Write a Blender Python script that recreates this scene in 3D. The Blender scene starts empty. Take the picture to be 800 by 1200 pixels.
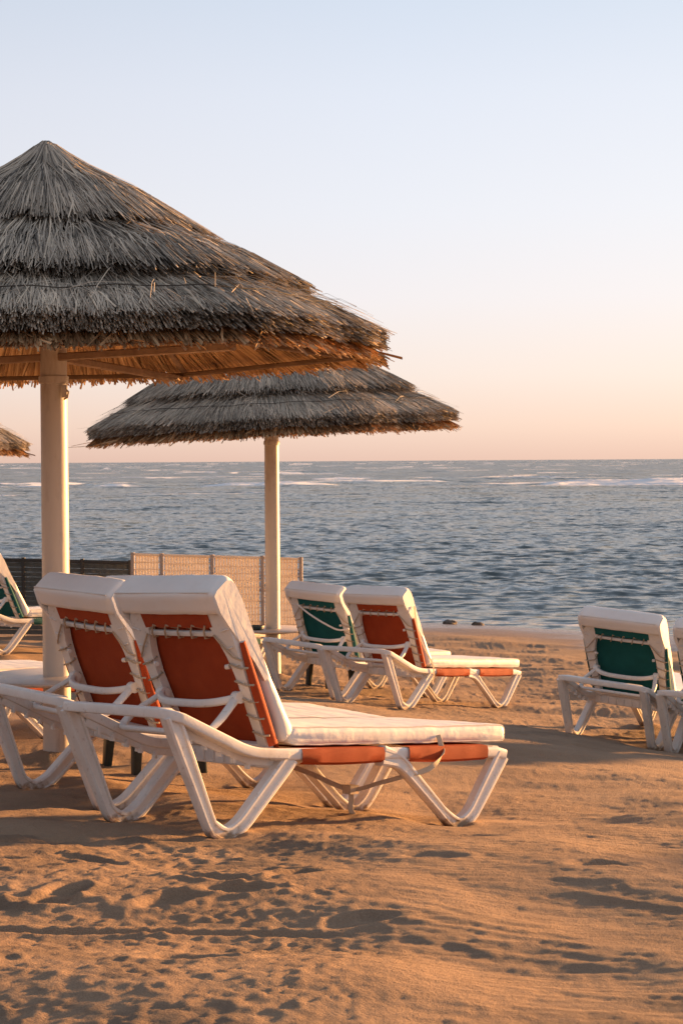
import bpy, math, random
import numpy as np
from mathutils import Matrix, Vector, Euler

R = math.radians
rng = np.random.default_rng(7)
random.seed(7)
S = bpy.context.scene
COL = S.collection

# ------------------------------------------------------------------ helpers
TAB = np.random.default_rng(11).random((256, 256))

def vnoise(x, y, seed=0):
    x = np.asarray(x, float) + seed * 17.31; y = np.asarray(y, float) + seed * 9.77
    xi = np.floor(x); yi = np.floor(y); fx = x - xi; fy = y - yi
    u = fx * fx * fx * (fx * (fx * 6 - 15) + 10); v = fy * fy * fy * (fy * (fy * 6 - 15) + 10)
    xi = xi.astype(int); yi = yi.astype(int)
    a = TAB[xi & 255, yi & 255]; b = TAB[(xi + 1) & 255, yi & 255]
    c = TAB[xi & 255, (yi + 1) & 255]; d = TAB[(xi + 1) & 255, (yi + 1) & 255]
    return (a * (1 - u) + b * u) * (1 - v) + (c * (1 - u) + d * u) * v * 1.0 - 0.5

def fbm(x, y, oct=4, seed=0, gain=.5):
    s = 0; a = 1.; f = 1.
    for k in range(oct):
        ca, sa = math.cos(k * 1.1), math.sin(k * 1.1)
        s = s + a * vnoise((x * ca - y * sa) * f, (x * sa + y * ca) * f, seed + k)
        a *= gain; f *= 2.03
    return s

def sstep(a, b, x):
    t = np.clip((x - a) / (b - a), 0, 1)
    return t * t * (3 - 2 * t)

class MB:
    """collects geometry, links it as ONE mesh object"""
    def __init__(self):
        self.v = []; self.f = []; self.n = 0; self.tone = []
    def add(self, verts, faces, tone=0.5):
        verts = np.asarray(verts, float).reshape(-1, 3)
        self.v.append(verts); n = self.n
        self.f += [tuple(i + n for i in f) for f in faces]
        t = np.asarray(tone, float)
        self.tone.append(np.full(len(verts), float(t)) if t.ndim == 0 else t)
        self.n += len(verts)
        return self
    def box(self, lo, hi, M=None, tone=.5):
        lo = np.array(lo, float); hi = np.array(hi, float)
        v = np.array([[(lo, hi)[(i >> k) & 1][k] for k in range(3)] for i in range(8)])
        if M is not None: v = v @ np.array(M.to_3x3()).T + np.array(M.translation)
        return self.add(v, [(0, 2, 3, 1), (4, 5, 7, 6), (0, 1, 5, 4), (2, 6, 7, 3), (0, 4, 6, 2), (1, 3, 7, 5)], tone)
    def sweep(self, path, sec, up=(0, 0, 1), closed=False, scale=None, side=None):
        P = np.asarray(path, float); sec = np.asarray(sec, float); n = len(P); m = len(sec)
        T = np.empty_like(P)
        for i in range(n):
            a = P[(i - 1) % n] if (closed or i > 0) else P[i]
            b = P[(i + 1) % n] if (closed or i < n - 1) else P[i]
            T[i] = (b - a) / (np.linalg.norm(b - a) + 1e-12)
        V = []
        for i in range(n):
            if side is not None:
                s = np.array(side, float); u = np.cross(T[i], s); u /= np.linalg.norm(u)
            else:
                s = np.cross(np.array(up, float), T[i]); s /= (np.linalg.norm(s) + 1e-12); u = np.cross(T[i], s)
            k = 1. if scale is None else scale[i]
            ku, kv = (k, k) if np.isscalar(k) else k
            V.append(P[i] + np.outer(sec[:, 0] * ku, s) + np.outer(sec[:, 1] * kv, u))
        F = []
        for i in range(n if closed else n - 1):
            a = i * m; b = ((i + 1) % n) * m
            for j in range(m):
                k = (j + 1) % m
                F.append((a + j, a + k, b + k, b + j))
        if not closed:
            F.append(tuple(range(m - 1, -1, -1))); F.append(tuple((n - 1) * m + j for j in range(m)))
        return self.add(np.concatenate(V), F)
    def tube(self, path, r, n=6):
        a = np.arange(n) * 2 * math.pi / n
        P = np.asarray(path, float)
        T = P[-1] - P[0]; up = (0, 0, 1) if abs(T[2]) < .9 * np.linalg.norm(T) + 1e-9 else (1, 0, 0)
        return self.sweep(P, np.stack([np.cos(a) * r, np.sin(a) * r], 1), up)
    def lathe(self, prof, n=32, c=(0, 0)):
        prof = np.asarray(prof, float); m = len(prof)
        a = np.arange(n) * 2 * math.pi / n
        V = np.stack([c[0] + np.outer(np.cos(a), prof[:, 0]), c[1] + np.outer(np.sin(a), prof[:, 0]),
                      np.outer(np.ones(n), prof[:, 1])], -1).reshape(-1, 3)
        F = [(i * m + j, ((i + 1) % n) * m + j, ((i + 1) % n) * m + j + 1, i * m + j + 1) for i in range(n) for j in range(m - 1)]
        F.append(tuple(i * m for i in range(n))[::-1]); F.append(tuple(i * m + m - 1 for i in range(n)))
        return self.add(V, F)
    def build(self, name, mat, parent=None, smooth=True, angle=38, tone=False):
        me = bpy.data.meshes.new(name)
        v = np.concatenate(self.v)
        me.from_pydata(v.tolist(), [], self.f); me.update()
        me.materials.append(mat)
        if tone:
            at = me.attributes.new('tone', 'FLOAT', 'POINT'); at.data.foreach_set('value', np.concatenate(self.tone).astype(np.float32))
        if smooth:
            me.polygons.foreach_set('use_smooth', [True] * len(me.polygons))
            me.set_sharp_from_angle(angle=R(angle))
        o = bpy.data.objects.new(name, me); COL.objects.link(o)
        if parent: o.parent = parent
        return o

def grid_obj(name, X, Y, Z, mat, attrs=None):
    n, m = X.shape
    me = bpy.data.meshes.new(name)
    co = np.stack([X, Y, Z], -1).reshape(-1, 3).astype(np.float32)
    idx = np.arange(n * m).reshape(n, m)
    q = np.stack([idx[:-1, :-1], idx[:-1, 1:], idx[1:, 1:], idx[1:, :-1]], -1).reshape(-1, 4)
    me.vertices.add(n * m); me.vertices.foreach_set('co', co.ravel())
    me.loops.add(q.size); me.loops.foreach_set('vertex_index', q.ravel().astype(np.int32))
    me.polygons.add(len(q)); me.polygons.foreach_set('loop_start', np.arange(0, q.size, 4, dtype=np.int32))
    me.update(calc_edges=True); me.validate()
    me.polygons.foreach_set('use_smooth', [True] * len(me.polygons))
    for k, a in (attrs or {}).items():
        at = me.attributes.new(k, 'FLOAT', 'POINT'); at.data.foreach_set('value', a.ravel().astype(np.float32))
    me.materials.append(mat)
    o = bpy.data.objects.new(name, me); COL.objects.link(o)
    return o

def rrect(w, h, r, n=3):
    pts = []
    for cx, cy, a0 in ((w / 2 - r, h / 2 - r, 0), (-w / 2 + r, h / 2 - r, 90), (-w / 2 + r, -h / 2 + r, 180), (w / 2 - r, -h / 2 + r, 270)):
        for k in range(n + 1):
            a = R(a0 + 90 * k / n); pts.append((cx + r * math.cos(a), cy + r * math.sin(a)))
    return np.array(pts)

def groove(w, h, r=.008, d=.009, g=.5):
    """section of a moulded leg: rounded rectangle with a channel along both broad sides"""
    hw, hh = w / 2, h / 2; k = hh * g
    return np.array([(hw, hh - r), (hw - r, hh), (-hw + r, hh), (-hw, hh - r), (-hw, k), (-hw + d, k * .8), (-hw + d, -k * .8), (-hw, -k),
                     (-hw, -hh + r), (-hw + r, -hh), (hw - r, -hh), (hw, -hh + r), (hw, -k), (hw - d, -k * .8), (hw - d, k * .8), (hw, k)])

def fillet(P, rad, n=6, closed=False):
    P = [np.array(p, float) for p in P]; out = []
    N = len(P)
    for i in range(N):
        if not closed and i in (0, N - 1): out.append(P[i]); continue
        a, b, c = P[i - 1], P[i], P[(i + 1) % N]
        rr = rad[i] if hasattr(rad, '__len__') else rad
        if rr <= 0: out.append(b); continue
        da = a - b; dc = c - b; la, lc = np.linalg.norm(da), np.linalg.norm(dc)
        t = min(rr, la * .48, lc * .48); p0 = b + da / la * t; p1 = b + dc / lc * t
        for k in range(n + 1):
            s = k / n; out.append((1 - s) ** 2 * p0 + 2 * s * (1 - s) * b + s * s * p1)
    return np.array(out)

def resample(P, step):
    P = np.asarray(P, float); d = np.r_[0, np.cumsum(np.linalg.norm(np.diff(P, axis=0), axis=1))]
    n = max(2, int(d[-1] / step) + 1); s = np.linspace(0, d[-1], n)
    return np.stack([np.interp(s, d, P[:, k]) for k in range(P.shape[1])], 1)

def empty(name, loc=(0, 0, 0), rot=(0, 0, 0)):
    o = bpy.data.objects.new(name, None); o.empty_display_size = .2
    o.location = loc; o.rotation_euler = rot; COL.objects.link(o); return o

def tag(o, label=None, cat=None, group=None, kind=None):
    if label: o['label'] = label
    if cat: o['category'] = cat
    if group: o['group'] = group
    if kind: o['kind'] = kind
    return o

def copy_tree(o, parent=None):
    c = o.copy(); COL.objects.link(c)
    if parent: c.parent = parent
    for ch in list(o.children): copy_tree(ch, c)
    return c

# ------------------------------------------------------------------ materials
def nodes(name):
    m = bpy.data.materials.new(name); m.use_nodes = True
    nt = m.node_tree; b = nt.nodes['Principled BSDF']
    return m, nt, b
def N(nt, t, **kw):
    n = nt.nodes.new(t)
    for k, v in kw.items():
        if k.startswith('i_'):
            n.inputs[k[2:].replace('_', ' ')].default_value = v
        else: setattr(n, k, v)
    return n
def ramp(nt, stops):
    n = nt.nodes.new('ShaderNodeValToRGB'); e = n.color_ramp.elements
    while len(e) < len(stops): e.new(.5)
    for k, (p, c) in enumerate(stops): e[k].position = p; e[k].color = (*c, 1)
    return n
def mat(name, c1, c2, scale=4, rough=.5, bump=.0, bscale=60, detail=5, spec=.4, coords='Object', stretch=(1, 1, 1), trans=0, dirt=None):
    m, nt, b = nodes(name); L = nt.links.new
    tc = N(nt, 'ShaderNodeTexCoord'); mp = N(nt, 'ShaderNodeMapping'); mp.inputs['Scale'].default_value = stretch
    L(tc.outputs[coords], mp.inputs['Vector'])
    no = N(nt, 'ShaderNodeTexNoise', i_Scale=scale, i_Detail=detail, i_Roughness=.6); L(mp.outputs[0], no.inputs['Vector'])
    rp = ramp(nt, [(.3, c1), (.7, c2)]); L(no.outputs['Fac'], rp.inputs[0])
    col = rp.outputs[0]
    if dirt:
        n3 = N(nt, 'ShaderNodeTexNoise', i_Scale=dirt[1], i_Detail=6., i_Roughness=.7); L(mp.outputs[0], n3.inputs['Vector'])
        r3 = ramp(nt, [(.52, (0, 0, 0)), (.75, (1, 1, 1))]); L(n3.outputs['Fac'], r3.inputs[0])
        ml = N(nt, 'ShaderNodeMath', operation='MULTIPLY'); L(r3.outputs[0], ml.inputs[0]); ml.inputs[1].default_value = dirt[2]
        mx = N(nt, 'ShaderNodeMix', data_type='RGBA'); L(ml.outputs[0], mx.inputs[0]); L(col, mx.inputs[6]); mx.inputs[7].default_value = (*dirt[0], 1)
        col = mx.outputs[2]
    L(col, b.inputs['Base Color'])
    b.inputs['Roughness'].default_value = rough; b.inputs['Specular IOR Level'].default_value = spec
    if bump:
        n2 = N(nt, 'ShaderNodeTexNoise', i_Scale=bscale, i_Detail=4.); L(mp.outputs[0], n2.inputs['Vector'])
        bp = N(nt, 'ShaderNodeBump', i_Strength=bump, i_Distance=.01); L(n2.outputs['Fac'], bp.inputs['Height']); L(bp.outputs[0], b.inputs['Normal'])
    if trans:
        t = N(nt, 'ShaderNodeBsdfTranslucent'); L(col, t.inputs['Color'])
        mx = N(nt, 'ShaderNodeMixShader'); mx.inputs[0].default_value = trans
        L(b.outputs[0], mx.inputs[1]); L(t.outputs[0], mx.inputs[2]); L(mx.outputs[0], nt.nodes['Material Output'].inputs[0])
    return m

M_plastic = mat('white_resin', (.66, .62, .58), (.76, .73, .69), 5, .42, .06, 90, dirt=((.42, .33, .25), 7, .35))
def add_sand(m):
    nt = m.node_tree; L = nt.links.new; b = nt.nodes['Principled BSDF']; src = b.inputs['Base Color'].links[0].from_socket
    tc = N(nt, 'ShaderNodeTexCoord'); sp = N(nt, 'ShaderNodeSeparateXYZ'); L(tc.outputs['Object'], sp.inputs[0])
    no = N(nt, 'ShaderNodeTexNoise', i_Scale=38., i_Detail=5.); L(tc.outputs['Object'], no.inputs['Vector'])
    mr = N(nt, 'ShaderNodeMapRange'); mr.inputs[1].default_value = .0; mr.inputs[2].default_value = .07; mr.inputs[3].default_value = .80; mr.inputs[4].default_value = .22; L(sp.outputs['Z'], mr.inputs[0])
    ad = N(nt, 'ShaderNodeMath', operation='ADD'); L(mr.outputs[0], ad.inputs[0]); L(no.outputs['Fac'], ad.inputs[1])
    r = ramp(nt, [(.42, (0, 0, 0)), (.56, (1, 1, 1))]); ms = N(nt, 'ShaderNodeMath', operation='MULTIPLY'); L(ad.outputs[0], ms.inputs[0]); ms.inputs[1].default_value = .5; L(ms.outputs[0], r.inputs[0])
    mx = N(nt, 'ShaderNodeMix', data_type='RGBA'); L(r.outputs[0], mx.inputs[0]); L(src, mx.inputs[6]); mx.inputs[7].default_value = (.33, .23, .15, 1); L(mx.outputs[2], b.inputs['Base Color'])
add_sand(M_plastic)
M_cushion = mat('white_vinyl', (.74, .70, .66), (.80, .77, .73), 3, .5, .35, 14, detail=3, dirt=((.5, .42, .34), 4, .22))
M_piping = mat('vinyl_piping', (.62, .57, .52), (.7, .66, .6), 9, .5)
M_orange = mat('orange_sling', (.31, .043, .011), (.40, .066, .018), 6, .75, .25, 400, spec=.2, trans=.04)
M_teal = mat('teal_sling', (.006, .080, .080), (.010, .112, .112), 6, .75, .25, 400, spec=.2, trans=.03)
M_cord = mat('beige_cord', (.36, .27, .18), (.46, .36, .26), 40, .8)
M_web = mat('beige_webbing', (.50, .38, .26), (.6, .47, .33), 60, .8, .3, 300)
M_pole = mat('painted_pole', (.44, .39, .34), (.52, .465, .41), 3, .45, .12, 25, stretch=(1, 1, .25), dirt=((.26, .19, .14), 9, .7))
M_wood = mat('weathered_wood', (.22, .14, .09), (.34, .23, .15), 7, .75, .4, 30, stretch=(1, 1, 1), dirt=((.12, .07, .045), 12, .5))
M_wooddark = mat('dark_wood', (.10, .06, .035), (.18, .11, .065), 7, .8, .4, 30)
M_top = mat('table_laminate', (.42, .36, .31), (.52, .45, .39), 6, .4, dirt=((.3, .22, .16), 8, .4))
M_rim = mat('table_edge', (.05, .045, .04), (.09, .08, .07), 10, .5)
M_dark = mat('dark_plastic', (.012, .02, .02), (.02, .032, .03), 8, .5, dirt=((.08, .06, .045), 14, .4))
M_rock = mat('rock', (.07, .055, .045), (.16, .12, .09), 9, .8, .8, 20)
M_fencedark = mat('dark_mesh', (.065, .075, .072), (.095, .105, .10), 12, .8)
M_fencepost = mat('dark_post', (.03, .03, .028), (.05, .05, .046), 20, .6)
M_beige = mat('beige_mesh', (.74, .65, .53), (.80, .72, .60), 6, .7, spec=.2, trans=.33)
M_bpost = mat('grey_beige_post', (.34, .27, .22), (.42, .34, .28), 9, .6)

def thatch_mat(name, stops, bump=.3):
    m, nt, b = nodes(name); L = nt.links.new
    at = N(nt, 'ShaderNodeAttribute', attribute_name='tone')
    rp = ramp(nt, stops); L(at.outputs['Fac'], rp.inputs[0])
    tc = N(nt, 'ShaderNodeTexCoord'); no = N(nt, 'ShaderNodeTexNoise', i_Scale=3.5, i_Detail=5.); L(tc.outputs['Object'], no.inputs['Vector'])
    mr = N(nt, 'ShaderNodeMapRange'); mr.inputs[1].default_value = .3; mr.inputs[2].default_value = .7; mr.inputs[3].default_value = .65; mr.inputs[4].default_value = 1.25
    L(no.outputs['Fac'], mr.inputs[0])
    mx = N(nt, 'ShaderNodeMix', data_type='RGBA', blend_type='MULTIPLY'); mx.inputs[0].default_value = 1
    L(rp.outputs[0], mx.inputs[6]); L(mr.outputs[0], mx.inputs[7]); L(mx.outputs[2], b.inputs['Base Color'])
    b.inputs['Roughness'].default_value = .7; b.inputs['Specular IOR Level'].default_value = .25
    return m
M_thatch = thatch_mat('weathered_thatch', [(0, (.07, .058, .045)), (.35, (.265, .22, .165)), (.65, (.49, .415, .32)), (1, (.68, .56, .41))])
M_lining = thatch_mat('thatch_lining', [(0, (.14, .075, .03)), (.4, (.36, .205, .10)), (.75, (.50, .31, .155)), (1, (.60, .40, .22))])

def sand_mat():
    m, nt, b = nodes('sand'); L = nt.links.new
    tc = N(nt, 'ShaderNodeTexCoord')
    n1 = N(nt, 'ShaderNodeTexNoise', i_Scale=1.3, i_Detail=6., i_Roughness=.65); L(tc.outputs['Object'], n1.inputs['Vector'])
    r1 = ramp(nt, [(.3, (.262, .168, .105)), (.7, (.355, .238, .153))]); L(n1.outputs['Fac'], r1.inputs[0])
    n2 = N(nt, 'ShaderNodeTexNoise', i_Scale=240., i_Detail=3.); L(tc.outputs['Object'], n2.inputs['Vector'])
    r2 = ramp(nt, [(.35, (.74, .74, .74)), (.65, (1.12, 1.12, 1.12))]); L(n2.outputs['Fac'], r2.inputs[0])
    mx = N(nt, 'ShaderNodeMix', data_type='RGBA', blend_type='MULTIPLY'); mx.inputs[0].default_value = .8
    L(r1.outputs[0], mx.inputs[6]); L(r2.outputs[0], mx.inputs[7])
    at = N(nt, 'ShaderNodeAttribute', attribute_name='damp')      # damp, turned-over sand and the wet strip by the water
    m2 = N(nt, 'ShaderNodeMix', data_type='RGBA'); L(at.outputs['Fac'], m2.inputs[0]); L(mx.outputs[2], m2.inputs[6]); m2.inputs[7].default_value = (.14, .098, .07, 1)
    L(m2.outputs[2], b.inputs['Base Color'])
    aw = N(nt, 'ShaderNodeAttribute', attribute_name='wet')
    mr = N(nt, 'ShaderNodeMapRange'); mr.inputs[3].default_value = .95; mr.inputs[4].default_value = .25; L(aw.outputs['Fac'], mr.inputs[0])
    L(mr.outputs[0], b.inputs['Roughness']); b.inputs['Specular IOR Level'].default_value = .25
    n3 = N(nt, 'ShaderNodeTexNoise', i_Scale=70., i_Detail=6., i_Roughness=.7); L(tc.outputs['Object'], n3.inputs['Vector'])
    bp = N(nt, 'ShaderNodeBump', i_Strength=.75, i_Distance=.018); L(n3.outputs['Fac'], bp.inputs['Height'])
    wv = N(nt, 'ShaderNodeTexWave', wave_type='BANDS', bands_direction='Y', i_Scale=6.5, i_Distortion=7., i_Detail=3.); wv.inputs['Detail Scale'].default_value = .35; L(tc.outputs['Object'], wv.inputs['Vector'])
    n4 = N(nt, 'ShaderNodeTexNoise', i_Scale=1.1, i_Detail=3.); L(tc.outputs['Object'], n4.inputs['Vector'])
    r4 = ramp(nt, [(.42, (0, 0, 0)), (.62, (1, 1, 1))]); L(n4.outputs['Fac'], r4.inputs[0])
    ar = N(nt, 'ShaderNodeAttribute', attribute_name='ripple')
    m4 = N(nt, 'ShaderNodeMath', operation='MULTIPLY'); L(r4.outputs[0], m4.inputs[0]); L(ar.outputs['Fac'], m4.inputs[1])
    m5 = N(nt, 'ShaderNodeMath', operation='MULTIPLY'); L(wv.outputs['Fac'], m5.inputs[0]); L(m4.outputs[0], m5.inputs[1])
    b5 = N(nt, 'ShaderNodeBump', i_Strength=.8, i_Distance=.0035); L(m5.outputs[0], b5.inputs['Height']); L(bp.outputs[0], b5.inputs['Normal'])
    L(b5.outputs[0], b.inputs['Normal'])
    return m
M_sand = sand_mat()

def sea_mat():
    m, nt, b = nodes('sea_water'); L = nt.links.new
    tc = N(nt, 'ShaderNodeTexCoord')
    at = N(nt, 'ShaderNodeAttribute', attribute_name='foam')
    n1 = N(nt, 'ShaderNodeTexNoise', i_Scale=.05, i_Detail=5.); L(tc.outputs['Object'], n1.inputs['Vector'])
    r1 = ramp(nt, [(.35, (.056, .076, .077)), (.65, (.082, .102, .100))]); L(n1.outputs['Fac'], r1.inputs[0])
    n2 = N(nt, 'ShaderNodeTexNoise', i_Scale=1.6, i_Detail=6., i_Roughness=.7); L(tc.outputs['Object'], n2.inputs['Vector'])
    mm = N(nt, 'ShaderNodeMath', operation='ADD'); L(at.outputs['Fac'], mm.inputs[0]); L(n2.outputs['Fac'], mm.inputs[1])
    rr = ramp(nt, [(.5, (0, 0, 0)), (.62, (1, 1, 1))]);
    ms = N(nt, 'ShaderNodeMath', operation='MULTIPLY'); L(mm.outputs[0], ms.inputs[0]); ms.inputs[1].default_value = .5
    L(ms.outputs[0], rr.inputs[0])
    mx = N(nt, 'ShaderNodeMix', data_type='RGBA'); L(rr.outputs[0], mx.inputs[0]); L(r1.outputs[0], mx.inputs[6]); mx.inputs[7].default_value = (.80, .80, .80, 1)
    L(mx.outputs[2], b.inputs['Base Color'])
    mr = N(nt, 'ShaderNodeMapRange'); mr.inputs[3].default_value = .16; mr.inputs[4].default_value = .8; L(rr.outputs[0], mr.inputs[0]); L(mr.outputs[0], b.inputs['Roughness'])
    b.inputs['IOR'].default_value = 1.33
    ge = N(nt, 'ShaderNodeNewGeometry'); acc = ge.outputs['Normal']      # small wavelets: slopes added to the surface normal
    for sc, k, st in ((3.4, 1.3, (.7, .9, 1)), (.9, 1.0, (.8, 1, 1)), (.2, 1.25, (.5, 1, 1))):
        mp = N(nt, 'ShaderNodeMapping'); mp.inputs['Scale'].default_value = st; L(tc.outputs['Object'], mp.inputs['Vector'])
        n3 = N(nt, 'ShaderNodeTexNoise', i_Scale=sc, i_Detail=3., i_Roughness=.55); L(mp.outputs[0], n3.inputs['Vector'])
        sb = N(nt, 'ShaderNodeVectorMath', operation='SUBTRACT'); L(n3.outputs['Color'], sb.inputs[0]); sb.inputs[1].default_value = (.5, .5, .5)
        ml = N(nt, 'ShaderNodeVectorMath', operation='MULTIPLY'); L(sb.outputs[0], ml.inputs[0]); ml.inputs[1].default_value = (k, k, 0)
        if sc < 1:      # the long wavelets only come with the deeper water outside the reef
            spy = N(nt, 'ShaderNodeSeparateXYZ'); L(tc.outputs['Object'], spy.inputs[0])
            mry = N(nt, 'ShaderNodeMapRange'); mry.inputs[1].default_value = 35; mry.inputs[2].default_value = 190; mry.inputs[3].default_value = .22 if sc < .5 else .6; mry.inputs[4].default_value = 1; L(spy.outputs['Y'], mry.inputs[0])
            ml2 = N(nt, 'ShaderNodeVectorMath', operation='SCALE'); L(ml.outputs[0], ml2.inputs[0]); L(mry.outputs[0], ml2.inputs['Scale']); ml = ml2
        ad = N(nt, 'ShaderNodeVectorMath', operation='ADD'); L(acc, ad.inputs[0]); L(ml.outputs[0], ad.inputs[1]); acc = ad.outputs[0]
    nm = N(nt, 'ShaderNodeVectorMath', operation='NORMALIZE'); L(acc, nm.inputs[0])
    L(nm.outputs[0], b.inputs['Normal']); b.inputs['Specular IOR Level'].default_value = 0
    gl = N(nt, 'ShaderNodeBsdfGlossy'); gl.inputs['Roughness'].default_value = .14; L(nm.outputs[0], gl.inputs['Normal'])
    fr = N(nt, 'ShaderNodeFresnel', i_IOR=1.33); L(nm.outputs[0], fr.inputs['Normal'])
    iv = N(nt, 'ShaderNodeMath', operation='SUBTRACT'); iv.inputs[0].default_value = 1; L(rr.outputs[0], iv.inputs[1])
    m1 = N(nt, 'ShaderNodeMath', operation='MULTIPLY'); L(fr.outputs[0], m1.inputs[0]); m1.inputs[1].default_value = .80      # part of the reflection is lost among the crests
    m2 = N(nt, 'ShaderNodeMath', operation='MULTIPLY'); L(m1.outputs[0], m2.inputs[0]); L(iv.outputs[0], m2.inputs[1])
    ms2 = N(nt, 'ShaderNodeMixShader'); L(m2.outputs[0], ms2.inputs[0]); L(b.outputs[0], ms2.inputs[1]); L(gl.outputs[0], ms2.inputs[2]); L(ms2.outputs[0], nt.nodes['Material Output'].inputs[0])
    return m
M_sea = sea_mat()

# ------------------------------------------------------------------ ground
CTRL = np.array([(-.48, 7.61, .05), (-.99, 8.18, .01), (.51, 8.47, -.10), (0, 9.05, -.14), (-1.53, 9.20, -.02), (-.02, 9.42, -.19), (-.5, 10.02, -.18),
    (.57, 16.47, -.61), (.01, 16.99, -.62), (1.46, 17.44, -.75), (.9, 17.96, -.76), (-.58, 18.06, -.63), (.88, 18.51, -.78), (.31, 19.03, -.75),
    (2.49, 14.74, -.72), (1.86, 15.18, -.66), (3.23, 15.83, -.80), (2.6, 16.27, -.74), (3.2, 14.21, -.74), (2.55, 14.6, -.72), (3.88, 15.34, -.82),
    (-1.82, 18.73, -.61), (-2.4, 19.23, -.66), (-.96, 19.74, -.67), (-1.55, 20.23, -.72), (-3.5, 19.41, -.42), (-4.02, 19.98, -.44), (-2.53, 20.31, -.50),
    (-1.6, 10.5, -.10), (-1.69, 10.93, -.12), (-2.6, 10.2, -.06), (-.71, 19.5, -.70), (0, 5, .12), (-1.2, 5, .15), (1.2, 5, .05), (0, 3, .18), (0, 1, .20), (-3, 6, .16),
    (1.2, 30.1, -1.05), (3.6, 28.3, -1.05), (-3, 31, -1.05), (0, 34, -1.4), (-6, 33, -1.3), (5, 31, -1.3), (1.5, 24, -.88), (4.5, 22, -.92), (2.1, 12.4, -.48), (1.2, 13.4, -.42), (1.3, 9.5, -.22)])
_ty = [-60, 0, 5, 8, 10, 15, 20, 25, 30, 34, 45, 60, 90]
_tz = [.4, .22, .12, -.02, -.11, -.5, -.70, -.88, -1.06, -1.35, -2.2, -3, -3]
def trend(X, Y):
    t = 0
    for o in (-2, -1.2, -.4, .4, 1.2, 2): t = t + np.interp(Y + o, _ty, _tz) / 6
    return t - .045 * np.clip(X, -6, 7) * (1 - .6 * sstep(14, 26, Y)) * sstep(-3, 4, Y)
_K = lambda a, b: np.exp(-((a[:, None, 0] - b[None, :, 0]) ** 2 / (2 * 1.9 ** 2) + (a[:, None, 1] - b[None, :, 1]) ** 2 / (2 * 2.3 ** 2)))
_w = np.linalg.solve(_K(CTRL, CTRL) + .10 * np.eye(len(CTRL)), CTRL[:, 2] - trend(CTRL[:, 0], CTRL[:, 1]))
def ground(X, Y):
    X = np.asarray(X, float); Y = np.asarray(Y, float)
    z = trend(X, Y)
    for (cx, cy, _), w in zip(CTRL, _w):
        z = z + w * np.exp(-((X - cx) ** 2 / (2 * 1.9 ** 2) + (Y - cy) ** 2 / (2 * 2.3 ** 2)))
    return z
def gz(x, y): return float(ground(np.array([x]), np.array([y]))[0])

FEET = []          # lounger feet press little hollows into the sand

def spaced(lo, hi, inner, dx, grow, lim):
    a = list(np.arange(lo, hi, dx)); s = dx
    up = []; x = a[-1]
    while x < lim: s = min(s * grow, 6); x += s; up.append(x)
    s = dx; dn = []; x = a[0]
    while x > inner: s = min(s * grow, 6); x -= s; dn.append(x)
    return np.array(dn[::-1] + a + up)

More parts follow.
